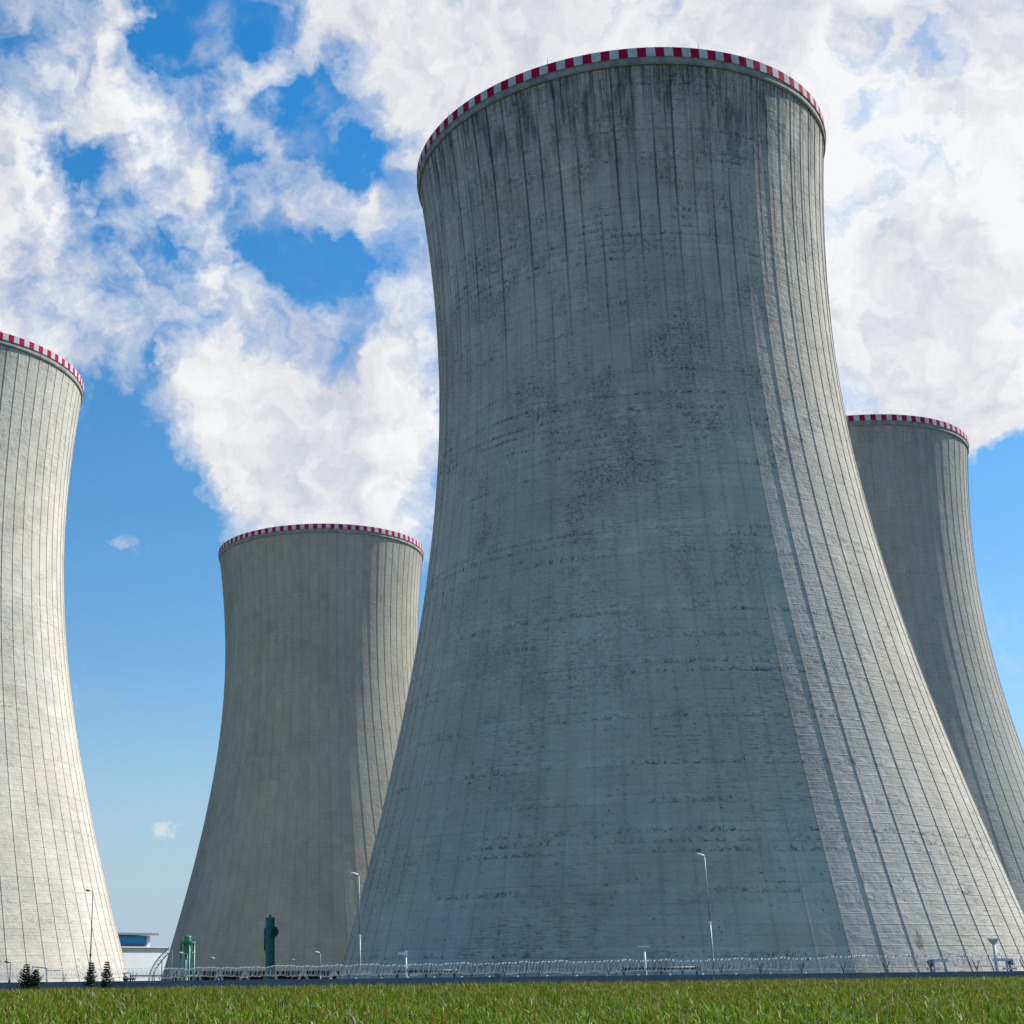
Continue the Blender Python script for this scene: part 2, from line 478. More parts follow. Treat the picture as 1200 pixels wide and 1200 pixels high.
def thing(name, label, cat, loc, rz=0.0, group=None):
    o = bpy.data.objects.new(name, None)
    COL.objects.link(o)
    o.location = loc
    o.rotation_euler = (0, 0, rz)
    o.empty_display_size = 0.5
    return tag(o, label, cat, group)


# ------------------------------------------------------------------ ground
E0, E1 = Vector((-8.4, 53.5)), Vector((31.0, 72.5))          # far edge of the field
ED = (E1 - E0).normalized()
EN = Vector((-ED.y, ED.x))
GP = [(-9000, 0), (0, 0), (1.2, 0), (8, -1.25), (25, -1.45), (80, -2.1), (110, -2.4), (150, -11.7), (20000, -11.7)]


def ground_z(x, y):
    s = (Vector((x, y)) - E0).dot(EN)
    for (a, za), (b_, zb) in zip(GP, GP[1:]):
        if s <= b_:
            return za + (zb - za) * (s - a) / (b_ - a)
    return GP[-1][1]


gm, k, b = new_mat('field_soil_and_turf')
co = k.n('ShaderNodeNewGeometry').outputs['Position']
f1 = k.noise(co, 0.35, 6, 0.6)
f2 = k.noise(co, 6.0, 6, 0.65)
c = k.mix(k.ramp(f2, 0.35, 0.65), (0.050, 0.042, 0.022), (0.085, 0.085, 0.030))
c = k.mix(k.ramp(f1, 0.35, 0.65, 0, 0.7), c, (0.060, 0.080, 0.022))
k.put(b.inputs['Base Color'], c)
b.inputs['Roughness'].default_value = 1.0
bn = k.n('ShaderNodeBump')
bn.inputs['Strength'].default_value = 0.6
bn.inputs['Distance'].default_value = 0.1
k.put(bn.inputs['Height'], f2)
k.t.links.new(bn.outputs[0], b.inputs['Normal'])
g = MB()
ts = [-12000, -3000, -800, -200, -60, 0, 60, 200, 800, 3000, 12000]
ss = [-9000, -2000, -400, -100, -40, -10, 0, 1.2, 3, 5, 8, 14, 25, 50, 80, 110, 120, 135, 150, 200, 400, 1000, 3000, 8000, 20000]
gv, gf = [], []
for s in ss:
    for t in ts:
        p = E0 + ED * t + EN * s
        gv.append((p.x, p.y, ground_z(p.x, p.y)))
nt = len(ts)
for i in range(len(ss) - 1):
    for j in range(nt - 1):
        gf.append((i * nt + j, i * nt + j + 1, (i + 1) * nt + j + 1, (i + 1) * nt + j))
tag(g.add(gv, gf).build('ground', gm), kind='structure')

# ------------------------------------------------------------------ cooling towers
THROAT_R, ZT, BL, BU = 41.0, 121.61, 104.66, 115.54
NRIB = 72


def tower_r(z):                            # z above the eye
    q = (z - ZT) / (BL if z < ZT else BU)
    return THROAT_R * math.sqrt(1 + q * q)


BEAM_LO = TOP_H - 3.5
BAND_LO = TOP_H - 2.0
BASE_Z = ground_z(0, 400)                  # tower ground, world


def shell_mesh(z0):
    rows = 120
    zs = [z0 + (BEAM_LO + 0.6 - z0) * i / (rows - 1) for i in range(rows)]
    hw, dep = 0.10, 0.11
    vs_, fs, uvs = [], [], []
    ncol = NRIB * 7
    for z in zs:
        r = tower_r(z) - 0.25
        a_w = hw / r
        step = 2 * PI / NRIB
        for i in range(NRIB):
            t0 = i * step
            seq = [(-a_w, 0, -0.0), (-a_w * 0.8, dep, 0.0), (a_w * 0.8, dep, 0.0), (a_w, 0, 0)]
            seq += [(step * q, 0, 0) for q in (0.28, 0.5, 0.72)]
            for da, dr, _ in seq:
                t = t0 + da
                vs_.append(((r + dr) * math.cos(t), (r + dr) * math.sin(t), z + EYE))
                uvs.append((i + da / step, z + EYE))
    for a in range(rows - 1):
        for i in range(ncol):
            j = (i + 1) % ncol
            fs.append((a * ncol + i, a * ncol + j, (a + 1) * ncol + j, (a + 1) * ncol + i))
    nouter = len(fs)
    # inner skin and lip
    o = len(vs_)
    ni = 72
    rin = 40
    for q in range(rin):
        z = z0 + (BEAM_LO + 0.6 - z0) * q / (rin - 1)
        r = tower_r(z) - 1.1
        for i in range(ni):
            t = 2 * PI * i / ni
            vs_.append((r * math.cos(t), r * math.sin(t), z + EYE))
            uvs.append((i, z + EYE))
    for a in range(rin - 1):
        for i in range(ni):
            j = (i + 1) % ni
            fs.append((o + (a + 1) * ni + i, o + (a + 1) * ni + j, o + a * ni + j, o + a * ni + i))
    for i in range(ni):                    # underside of the lip
        j = (i + 1) % ni
        fs.append((o + i, o + j, (j * 7) % ncol, i * 7))
        fs.append(tuple([i * 7] + [(i * 7 + q) % ncol for q in range(7, 0, -1)]))
    me = bpy.data.meshes.new('shell')
    me.from_pydata(vs_, [], fs)
    uvl = me.uv_layers.new(name='UVMap')
    li = np.empty(len(me.loops), dtype=np.int32)
    me.loops.foreach_get('vertex_index', li)
    ua = np.array(uvs, dtype=np.float32)[li].reshape(-1, 2)
    # the last panel wraps round
    lt = np.empty(len(me.polygons), dtype=np.int32)
    me.polygons.foreach_get('loop_start', lt)
    ln = np.empty(len(me.polygons), dtype=np.int32)
    me.polygons.foreach_get('loop_total', ln)
    quad = np.where(ln == 4)[0]
    idx = lt[quad][:, None] + np.arange(4)
    uq = ua[idx, 0]
    wrap = (uq.max(1) - uq.min(1)) > NRIB / 2
    fix = uq[wrap]
    fix[fix < NRIB / 2] += NRIB
    ua[idx[wrap], 0] = fix
    uvl.data.foreach_set('uv', ua.ravel())
    me.polygons.foreach_set('use_smooth', [False] * len(me.polygons))
    me.update()
    return me


SHELL = {z: shell_mesh(z) for z in (LIP, -5.5)}
rt = tower_r(TOP_H)
b_ = MB()
b_.lathe([(tower_r(BEAM_LO) - 0.9, BEAM_LO + EYE), (tower_r(BEAM_LO) + 0.12, BEAM_LO + EYE), (tower_r(BEAM_LO) + 0.28, BEAM_LO + 0.35 + EYE),
          (rt - 0.25, BAND_LO + EYE - 0.25), (rt - 0.12, BAND_LO + EYE - 0.004), (rt - 1.3, BAND_LO + EYE - 0.004)], 160, closed=True)
RIM = b_.mesh('rim_beam', M['rim_beam'], False)
b_ = MB()
NS = 160
for i in range(NS):
    vs_ = []
    for kk in (0, 0.5, 1):
        t = 2 * PI * (i + kk) / NS
        for r, z in ((rt, BAND_LO), (rt, TOP_H), (rt - 0.45, TOP_H), (rt - 0.45, BAND_LO)):
            vs_.append((r * math.cos(t), r * math.sin(t), z + EYE))
    fs = []
    for q in (0, 4):
        for e in range(4):
            e2 = (e + 1) % 4
            fs.append((q + e, q + 4 + e, q + 4 + e2, q + e2))
    b_.add(vs_, fs, i % 2)
BAND = b_.mesh('warning_band', [M['red'], M['white']])
rl = tower_r(LIP) - 0.7
b_ = MB()
hgt = (LIP + EYE) - BASE_Z
for sg in (-1, 1):
    a_ = PI / 36 * 0.92 * sg
    p1 = Vector((rl, 0, LIP + EYE))
    p0 = Vector(((rl + 3.2) * math.cos(a_), (rl + 3.2) * math.sin(a_), BASE_Z))
    b_.tube(p0, p1, 0.55, 0.5, 8)
VCOL = b_.mesh('support_column', M['column'])
b_ = MB()
b_.lathe([(rl + 5.5, BASE_Z - 0.2), (rl + 5.5, BASE_Z + 1.6), (rl + 5.0, BASE_Z + 1.6), (rl + 5.0, BASE_Z - 0.2)], 96, closed=True)
BASIN = b_.mesh('basin_wall', M['column'])
b_ = MB()
b_.lathe([(rl - 7, BASE_Z - 0.1), (rl - 6.5, LIP + EYE + 3), (0.1, LIP + EYE + 3)], 96)
FILL = b_.mesh('cooling_fill', M['dark'])
b_ = MB()
b_.tube((0, 0, -0.4), (0, 0, 1.9), 0.07, 0.025, 6)
ROD = b_.mesh('lightning_rod', M['poledark'])

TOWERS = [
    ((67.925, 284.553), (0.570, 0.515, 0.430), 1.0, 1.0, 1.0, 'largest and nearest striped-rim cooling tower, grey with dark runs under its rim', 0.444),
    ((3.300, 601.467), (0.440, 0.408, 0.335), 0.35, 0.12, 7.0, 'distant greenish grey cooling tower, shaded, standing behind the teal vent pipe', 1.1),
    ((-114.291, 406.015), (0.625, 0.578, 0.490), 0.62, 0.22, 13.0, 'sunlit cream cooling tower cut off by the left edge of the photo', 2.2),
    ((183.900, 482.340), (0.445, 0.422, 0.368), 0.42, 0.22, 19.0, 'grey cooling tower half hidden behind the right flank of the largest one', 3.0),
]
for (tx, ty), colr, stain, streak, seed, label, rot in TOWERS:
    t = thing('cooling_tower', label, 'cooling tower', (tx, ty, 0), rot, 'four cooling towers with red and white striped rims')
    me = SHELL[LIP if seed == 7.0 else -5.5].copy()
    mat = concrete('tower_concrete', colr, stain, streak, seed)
    me.name = 'shell'
    me.materials.clear()
    me.materials.append(mat)
    link('shell', me, t)
    link('rim_beam', RIM, t)
    link('warning_band', BAND, t)
    link('basin_wall', BASIN, t)
    link('cooling_fill', FILL, t)
    for i in range(36):
        link('support_column', VCOL, t, rz=2 * PI * i / 36)
    for i in range(12):
        a_ = 2 * PI * (i + 0.3) / 12 + 0.13 * math.sin(i * 5)
        link('lightning_rod', ROD, t, loc=((rt - 0.55) * math.cos(a_), (rt - 0.55) * math.sin(a_), TOP_H + EYE))

# ------------------------------------------------------------------ perimeter fence
def fence_xy(px):
    inv = 1 / 125.7 + (1 / 88.0 - 1 / 125.7) * (px - 65) / (1130 - 65)
    d = 1 / inv
    q = at(px, 1128, d)
    return Vector((q.x, q.y))


FA, FB = fence_xy(65), fence_xy(1130)
FD = (FB - FA).normalized()
FN = Vector((FD.y, -FD.x))                 # towards the camera


def coil_z(t):                             # world height of the coil axis along the fence
    return EYE - 0.80 + 0.0105 * t


F_T0, F_T1 = -9.0, (FB - FA).length + 9.0
fence = thing('perimeter_fence', 'long grey panel fence with coiled razor wire along the far field edge', 'fence', (FA.x, FA.y, 0), math.atan2(FD.y, FD.x))
pm = MB()
zlo = lambda t: ground_z(*(FA + FD * t)) - 0.1
tt = F_T0
pitch = 2.5
n_post = int((F_T1 - F_T0) / pitch) + 1
for i in range(n_post - 1):
    a_, c_ = F_T0 + i * pitch + 0.004, F_T0 + (i + 1) * pitch - 0.004
    vs_ = []
    for x in (a_, c_):
        for y in (-0.10, -0.05):
            vs_ += [(x, y, zlo(x)), (x, y, coil_z(x) - 0.61)]
    pm.add(vs_, [(0, 1, 5, 4), (2, 6, 7, 3), (1, 3, 7, 5), (0, 4, 6, 2), (0, 2, 3, 1), (4, 5, 7, 6)])
pm.build('panel', M['panel'], fence)
for i in range(n_post):
    x = F_T0 + i * pitch
    zt_ = coil_z(x) - 0.45
    light = x < 12  # leftmost posts paler, all others dark
    po = MB().box((0, 0, (zlo(x) + zt_) / 2), (0.05, 0.05, zt_ - zlo(x))).build('post', M['galv' if light else 'post'], fence, loc=(x, 0, 0))
    br = MB()
    for sg in (-1, 1):
        br.tube((0, 0, zt_ - 0.05), (sg * 0.17, sg * 0.08, zt_ + 0.47), 0.030, 0.026, 6)
    br.build('bracket', M['galv' if light else 'post'], po)
# helix of razor wire
RC = 0.36
turn = 0.16
n_turn = int((F_T1 - F_T0) / turn)
seg = 14
pts = []
for i in range(n_turn * seg + 1):
    a_ = 2 * PI * i / seg
    x = F_T0 + turn * i / seg
    rr = RC * (1 + 0.09 * math.sin(x * 1.7) + 0.08 * math.sin(x * 4.3 + 1) + 0.06 * math.sin(x * 0.31))
    pts.append(Vector((x + 0.07 * math.sin(x * 0.8) + 0.05 * math.sin(a_ * 0.37), rr * math.cos(a_), coil_z(x) + rr * math.sin(a_) + 0.03 * math.sin(x * 0.9) - 0.05 * abs(math.sin(x * PI / 2.5)))))
cm = MB()
vs_, fs = [], []
for i, p in enumerate(pts):
    d = (pts[min(i + 1, len(pts) - 1)] - pts[max(i - 1, 0)]).normalized()
    a_ = d.orthogonal().normalized()
    c_ = d.cross(a_)
    for q in range(3):
        t = 2 * PI * q / 3
        vs_.append(p + (a_ * math.cos(t) + c_ * math.sin(t)) * 0.0095)
for i in range(len(pts) - 1):
    for q in range(3):
        e = (q + 1) % 3
        fs.append((3 * i + q, 3 * i + e, 3 * i + 3 + e, 3 * i + 3 + q))
cm.add(vs_, fs).build('razor_coil', M['wire'], fence)
wm = MB()
for off, rr in ((0.34, 0.008), (-0.02, 0.006), (-0.34, 0.008), (-0.62, 0.014)):
    y = 0.0 if off > -0.5 else -0.06
    for i in range(n_post - 1):
        x0, x1 = F_T0 + i * pitch, F_T0 + (i + 1) * pitch
        wm.tube((x0, y, coil_z(x0) + off), (x1, y, coil_z(x1) + off), rr, n=5, caps=False)
wm.build('tension_wire', M['wire'], fence)
ins = MB().lathe([(0.0, -0.06), (0.05, -0.055), (0.055, 0.0), (0.085, 0.02), (0.085, 0.05), (0.04, 0.075), (0.0, 0.08)], 10).mesh('insulator', M['ceramic'], True)
x = 27.0
while x < F_T1 - 3:
    link('insulator', ins, fence, loc=(x, -0.075, coil_z(x) - 0.62))
    x += 2.14


# ------------------------------------------------------------------ lamps and masts
def base_at(px, py_top, depth):
    """ground point under a vertical thing whose top is seen at (px, py_top)"""
    p = at(px, py_top, depth)
    return Vector((p.x, p.y, ground_z(p.x, p.y))), p.z - ground_z(p.x, p.y)


def street_lamp(px, py, depth, label, arm=-1.0, alen=0.55, r=0.075, pole=M['polegrey'], head=M['lamp'], hs=1.0, collar=0.45, rise=0.12, double=False, name='street_lamp', group='lamp posts inside the fence'):
    loc, h = base_at(px, py, depth)
    t = thing(name, label, 'lamp post', loc, 0, group)
    m = MB().tube((0, 0, -0.1), (0, 0, h * collar), r * 1.15, r, 10, mi=0)
    m.tube((0, 0, h * collar), (0, 0, h), r * 0.8, r * 0.55, 10)
    m.build('pole', pole, t, True)
    MB().lathe([(0, h * collar - 0.1), (r * 1.6, h * collar - 0.1), (r * 1.6, h * collar + 0.1), (0, h * collar + 0.1)], 10).build('collar', head, t)
    MB().box((0, 0, 0.02), (r * 5, r * 5, 0.06)).build('base_plate', pole, t)
    for sg in ((arm, -arm) if double else (arm,)):
        a_ = MB().tube((0, 0, h - 0.03), (sg * alen * 0.55, -0.05, h + rise * 0.7), r * 0.5, n=8)
        a_.tube((sg * alen * 0.55, -0.05, h + rise * 0.7), (sg * alen, -0.08, h + rise), r * 0.45, n=8)
        a_.build('arm', pole, t, True)
        rot = Matrix.Rotation(-sg * R(12), 3, 'Y')
        hd = MB().ellipsoid((sg * (alen + 0.24 * hs), -0.1, h + rise + 0.02), (0.36 * hs, 0.16 * hs, 0.11 * hs), rot, 12).build('luminaire', head, t, True)
        MB().ellipsoid((sg * (alen + 0.28 * hs), -0.1, h + rise - 0.05 * hs), (0.22 * hs, 0.12 * hs, 0.07 * hs), rot, 10).build('lamp_glass', M['lens'], hd, True)
    return t


street_lamp(825.5, 1004, 118, 'tall lamp post in front of the largest tower, tallest on the right half', alen=0.12, hs=1.0, collar=0.52)
street_lamp(420.5, 1026, 130, 'tall pale lamp post between the two middle towers, right of the teal vent', alen=0.15, hs=1.05, collar=0.5)
street_lamp(109.0, 1045, 150, 'tall dark lamp post in front of the cream tower beside small spruces', alen=0.35, pole=M['poledark'], head=M['poledark'], hs=0.75, collar=0.4)  # metal grey post, its backlit shade put into the colour
street_lamp(12.5, 1128.0, 135, 'short dark lamp post at the far left before the cream tower', alen=0.15, r=0.07, pole=M['poledark'], head=M['poledark'], hs=0.7, collar=0.5, rise=0.02)
street_lamp(375.5, 1117.5, 160, 'short pale lamp post left of the foot of the largest tower', alen=0.18, r=0.05, hs=0.8, collar=0.5)
street_lamp(219.5, 1118, 170, 'twin-headed lamp post in front of the green tank', alen=0.5, r=0.06, hs=0.75, double=True)
street_lamp(256.5, 1124, 175, 'short lamp post with a single long arm right of the green tank', alen=0.5, r=0.035, hs=0.8, pole=M['poledark'])
street_lamp(350, 1126, 175, 'faint short lamp post just right of the teal vent', alen=0.5, r=0.035, hs=0.7, pole=M['poledark'], head=M['polegrey'])


def flood_mast(px, py, depth, label, r=0.12, hw=0.38, camera=False):
    loc, h = base_at(px, py, depth)
    t = thing('floodlight_mast', label, 'floodlight mast', loc, 0, 'white masts along the fence')
    MB().tube((0, 0, -0.1), (0, 0, h - 0.22), r, r * 0.62, 12).build('pole', M['cabinet'], t, True)
    if camera:
        MB().tube((0, 0, h - 0.25), (-0.28, -0.05, h - 0.06), 0.05, n=8).build('arm', M['cabinet'], t, True)
        hd = MB().box((-0.30, -0.05, h - 0.02), (0.62, 0.26, 0.16)).build('camera_housing', M['lamp'], t)
        MB().tube((-0.62, -0.05, h - 0.03), (-0.67, -0.05, h - 0.03), 0.07, n=10).build('lens', M['glass'], hd)
        MB().box((0.05, 0, h - 0.02), (0.14, 0.2, 0.42)).build('bracket', M['lamp'], t)
    else:
        MB().box((0, 0, h - 0.04), (hw * 2, 0.34, 0.09)).build('luminaire', M['lamp'], t)
        m = MB()
        vs_ = [(-0.09, -0.09, h - 0.34), (0.09, -0.09, h - 0.34), (0.09, 0.09, h - 0.34), (-0.09, 0.09, h - 0.34),
               (-hw * 0.85, -0.15, h - 0.09), (hw * 0.85, -0.15, h - 0.09), (hw * 0.85, 0.15, h - 0.09), (-hw * 0.85, 0.15, h - 0.09)]
        m.add(vs_, [(3, 2, 1, 0), (4, 5, 6, 7), (0, 1, 5, 4), (1, 2, 6, 5), (2, 3, 7, 6), (3, 0, 4, 7)])
        m.build('reflector', M['galv'], t)
    MB().box((0, 0, 0.03), (r * 4, r * 4, 0.08)).build('base_plate', M['galv'], t)
    return t


flood_mast(475.5, 1117, 112, 'white camera mast at the lower left of the largest tower', camera=True, r=0.11)
flood_mast(754.5, 1108.5, 104, 'white floodlight mast with flared head at the middle of the largest tower')
flood_mast(1163.5, 1099.5, 92, 'white floodlight mast beside the far right equipment stand', r=0.14, hw=0.30)


# ------------------------------------------------------------------ stands by the fence on the right
def equipment_stand(px, py, depth, label, flip=1):
    loc, h = base_at(px, py, depth)
    t = thing('equipment_stand', label, 'equipment stand', loc, 0, 'equipment stands by the fence')
    MB().box((0, -0.1, h - 0.08), (0.82, 0.5, 0.17)).build('canopy', M['cabinet'], t)
    for sx in (-0.32, 0.34):
        MB().tube((sx * flip, 0, -0.1), (sx * flip, 0, h - 0.1), 0.05, n=8).build('leg', M['polegrey'], t)
    bx = MB().box((-0.52 * flip, -0.05, h - 0.22), (0.22, 0.26, 0.34)).build('camera', M['pipe'], t)
    MB().tube((-0.52 * flip, -0.18, h - 0.20), (-0.52 * flip, -0.25, h - 0.20), 0.07, n=10).build('lens', M['glass'], bx)
    MB().box((-0.42 * flip, -0.1, h - 0.58), (0.72, 0.34, 0.12)).build('tray', M['cabinet'], t)
    MB().tube((-0.5 * flip, 0, -0.1), (-0.5 * flip, 0, h - 0.39), 0.07, n=8).build('stem', M['pipe'], t)
    return t


equipment_stand(1099.5, 1124, 92, 'pale equipment stand left of the far right floodlight mast')
equipment_stand(1172.5, 1123, 90, 'pale equipment stand right against the far right floodlight mast', flip=-1)


# ------------------------------------------------------------------ pipes on low supports
def pipe_run(pxa, pxb, py, depth, label, sup, r=0.10, col=M['pipe'], drop=0.0):
    pa, pb = at(pxa, py, depth), at(pxb, py + drop, depth)
    loc = Vector((pa.x, pa.y, ground_z(pa.x, pa.y)))
    t = thing('pipe_run', label, 'pipe', loc)
    a_, c_ = pa - loc, pb - loc
    MB().tube(a_, c_, r, n=10).build('pipe', col, t, True)
    for q in sup:
        p = a_.lerp(c_, q)
        zb = ground_z(p.x + loc.x, p.y + loc.y) - loc.z - 0.1
        m = MB().tube((p.x, p.y, zb), (p.x, p.y, p.z - r * 0.5), r * 0.75, n=8)
        m.box((p.x, p.y, p.z - r * 1.2), (r * 6, r * 3, r * 1.0))
        m.build('support', col, t)
        MB().lathe([(r * 1.55, -0.06), (r * 1.55, 0.06)], 10, c=(0, 0, 0)).build('flange', col, t, loc=p).rotation_euler = (0, PI / 2, 0)
    return t


pipe_run(731, 818, 1135.5, 112, 'dark pipe on three supports behind the middle floodlight mast', (0.0, 0.5, 0.98), drop=-1.6)
pipe_run(462, 536, 1138.5, 118, 'dark pipe on low supports right of the white camera mast', (0.05, 0.5, 0.95), r=0.11, drop=-1.0)
pipe_run(154, 232, 1143.5, 150, 'dark pipe from the white building to the shaded tower foot', (0.02, 0.5, 0.95), r=0.07)


def pipe_frame():
    a_, c_ = at(38, 1133, 150), at(55, 1134.5, 150)
    loc = Vector((a_.x, a_.y, ground_z(a_.x, a_.y)))
    t = thing('pipe_goalpost', 'thin grey pipe frame beside the leftmost small spruce', 'pipe frame', loc)
    p, q = a_ - loc, c_ - loc
    for s in (p, q):
        MB().tube((s.x, s.y, -0.2), (s.x, s.y, s.z), 0.05, n=8).build('upright', M['polegrey'], t)
    MB().tube(p, q, 0.05, n=8).build('crossbar', M['polegrey'], t)
    e = at(71, 1137.5, 150) - loc
    MB().tube((q.x, q.y, e.z), e, 0.035, n=8).build('branch_pipe', M['polegrey'], t)


pipe_frame()


def valve_block():
    loc, h = base_at(149, 1139.5, 128)
    t = thing('valve_stand', 'small dark valve stand with flat top right of the small spruces', 'valve stand', loc)
    MB().box((0, 0, h - 0.05), (0.55, 0.4, 0.08)).build('cover', M['polegrey'], t)
    for sx in (-0.2, 0.3):
        MB().tube((sx, 0, -0.1), (sx, 0, h - 0.09), 0.06, n=8).build('leg', M['pipe'], t)
    MB().lathe([(0.0, -0.22), (0.2, -0.16), (0.26, 0.0), (0.2, 0.16), (0.0, 0.22)], 14, c=(-0.1, -0.1, h - 0.5)).build('valve_body', M['pipe'], t, True)
    MB().tube((-0.1, -0.1, h - 0.5), (0.75, -0.1, h - 0.55), 0.07, n=8).build('outlet', M['pipe'], t)


valve_block()


# ------------------------------------------------------------------ green tank and teal vent
def green_tank():
    D = 330
    px = D / F_PX / math.cos(PITCH) * 1.02
    loc, h = base_at(219.8, 1097, D)
    t = thing('silo_tank', 'green hopper tank on four legs before the shaded distant tower', 'tank', loc)
    u = px
    z = lambda py: h - (py - 1097) * u
    MB().lathe([(0, z(1096.6)), (4.0 * u, z(1097)), (4.2 * u, z(1098)), (4.2 * u, z(1110)), (3.0 * u, z(1114)), (1.3 * u, z(1118)), (1.3 * u, z(1121)), (0, z(1121))], 20).build('tank', M['green'], t, True)
    MB().lathe([(4.3 * u, z(1104.5)), (8.8 * u, z(1104.5)), (8.8 * u, z(1102.2)), (4.3 * u, z(1102.2))], 20, closed=True).build('platform', M['green'], t)
    for a_ in range(4):
        q = a_ * PI / 2 + 0.35
        x, y = 7.2 * u * math.cos(q), 7.2 * u * math.sin(q)
        MB().tube((x, y, -0.2), (x, y, z(1104.5)), 1.25 * u, n=10).build('leg', M['green'], t, True)
    rl_ = MB()
    for a_ in range(12):
        q = a_ * PI / 6
        x, y = 8.6 * u * math.cos(q), 8.6 * u * math.sin(q)
        rl_.tube((x, y, z(1102.2)), (x, y, z(1098.6)), 0.18 * u, n=5)
        q2 = q + PI / 6
        rl_.tube((x, y, z(1098.6)), (8.6 * u * math.cos(q2), 8.6 * u * math.sin(q2), z(1098.6)), 0.16 * u, n=5)
    rl_.build('railing', M['green'], t)
    MB().tube((-2 * u, -1.5 * u, z(1097)), (-2 * u, -1.5 * u, z(1095)), 0.9 * u, n=8).build('hatch', M['green'], t)


def teal_vent():
    D = 300
    u = D / F_PX / math.cos(PITCH) * 1.02
    loc, h = base_at(316.6, 1075, D)
    t = thing('vent_pipe', 'upright teal vent pipe with round side port before the distant tower', 'vent pipe', loc)
    z = lambda py: h - (py - 1075) * u
    r = 5.2 * u
    MB().lathe([(0, z(1074.8)), (r * 0.96, z(1075)), (r, z(1075.8)), (r, -0.3)], 28).build('pipe', M['teal'], t, True)
    MB().lathe([(0, z(1072.6)), (1.6 * u, z(1072.8)), (1.6 * u, z(1073.8)), (0.7 * u, z(1074)), (0.7 * u, z(1075))], 12).build('cap', M['pipe'], t, True)
    fl = MB()
    for py in (1085.5, 1096.5, 1122):
        fl.lathe([(r, z(py) - 0.45 * u), (r + 0.5 * u, z(py) - 0.45 * u), (r + 0.5 * u, z(py) + 0.45 * u), (r, z(py) + 0.45 * u)], 28)
    fl.build('flange', M['teal'], t)
    # side port, turned to the right and towards the field
    d = Vector((0.62, -0.78, 0))
    c_ = Vector((0, 0, z(1089.8)))
    pt = MB().tube(c_ + d * (r * 0.5), c_ + d * (r + 1.8 * u), 4.6 * u, n=24)
    pt.tube(c_ + d * (r + 1.8 * u), c_ + d * (r + 2.6 * u), 5.4 * u, n=24)
    po = pt.build('port', M['teal'], t)
    MB().tube(c_ + d * (r + 2.6 * u), c_ + d * (r + 2.9 * u), 3.6 * u, n=24).build('port_cover', M['pipe'], po)
    st = MB().tube((-r - 0.4 * u, -1.0 * u, z(1086)), (-r - 0.4 * u, -1.0 * u, z(1108)), 0.9 * u, n=8)
    st.tube((-r - 0.4 * u, -1.0 * u, z(1108)), (-r * 0.7, -1.0 * u, z(1113)), 0.9 * u, n=8)
    st.build('bypass_pipe', M['teal'], t, True)


green_tank()
teal_vent()


# ------------------------------------------------------------------ white and blue building, lattice gantry
def building():
    D = 720.0
    u = D / F_PX / math.cos(PITCH) * 1.03
    pr = at(197, 1125, D)
    base = ground_z(pr.x, pr.y)
    zpy = lambda py: at(165, py, D).z - base
    # a long front turned so the sun grazes it
    rz = R(50)
    t = thing('plant_building', 'white and blue plant building in the gap between two towers', 'building', (pr.x, pr.y, base), rz)
    u0, u = u, u * 1.5
    L = 60 * u
    dep = 40.0
    hz, bz = zpy(1111), zpy(1097)
    # local x runs along the front (to the left = negative)
    MB().box((-L / 2, dep / 2, hz / 2), (L, dep, hz)).build('wall', M['cladding'], t)
    xr = -15 * u * 1.12
    up = MB().box(((-L + xr) / 2, dep / 2 + 1, (hz + bz) / 2), (L + xr, dep - 2, bz - hz))
    up.build('upper_storey', M['blue'], t)
    MB().box((xr - 0.9, 0.9, (hz + bz) / 2), (1.8, 0.3, bz - hz)).build('corner_panel', M['cladding'], t)
    MB().box((xr - 37.0 * u, 0.9, (hz + bz) / 2), (2.4, 0.3, bz - hz)).build('light_panel', M['cladding'], t)
    MB().box(((-L + xr) / 2 + 1.2, dep / 2, bz + 0.7), (L + xr + 4, dep + 4, 0.9)).build('roof', M['roof'], t)
    MB().box((-L / 2, dep / 2 - 0.6, hz + 0.25), (L + 2, dep + 1.4, 0.45)).build('parapet', M['cladding'], t)
    wn_ = MB()
    for i in range(12):
        wn_.box((xr - 3.4 - i * 2.1, 0.92, hz + 1.35), (1.5, 0.1, 1.0))
    wn_.build('window_strip', M['glass'], t)


building()


def gantry():
    D = 430.0
    t0, t1 = at(174, 1149, D), at(196, 1110, D)
    base = ground_z(t0.x, t0.y)
    loc = Vector((t0.x, t0.y, base))
    t = thing('lattice_gantry', 'pale green lattice gantry curving up beside the white building', 'gantry', loc)
    m = MB()
    ptsA, ptsB = [], []
    N = 9
    for i in range(N):
        q = i / (N - 1)
        px = 174 + 24 * q ** 1.5
        py = 1149 - 39 * q ** 0.8
        a_ = at(px, py, D) - loc
        c_ = at(px + 3.6, py + 3.2, D) - loc
        ptsA.append(a_)
        ptsB.append(c_)
    dy = Vector((0, 2.2, 0))
    for P_ in (ptsA, ptsB):
        for off in (Vector((0, 0, 0)), dy):
            m = MB()
            for p, q in zip(P_, P_[1:]):
                m.tube(p + off, q + off, 0.11, n=6)
            m.build('chord', M['lattice'], t)
    m = MB()
    for i in range(N - 1):
        m.tube(ptsA[i], ptsB[i + 1], 0.07, n=5)
        m.tube(ptsB[i], ptsA[i], 0.10, n=5)
        m.tube(ptsA[i], ptsA[i] + dy, 0.10, n=5)
    m.build('brace', M['lattice'], t)
    for i in (2, 5, 8):
        MB().tube((ptsB[i].x, 1.1, -0.2), (ptsB[i].x, 1.1, ptsB[i].z), 0.18, n=6).build('leg', M['lattice'], t)
    MB().tube((ptsA[0].x, ptsA[0].y, -0.2), ptsA[0], 0.18, n=6).build('leg', M['lattice'], t)


gantry()

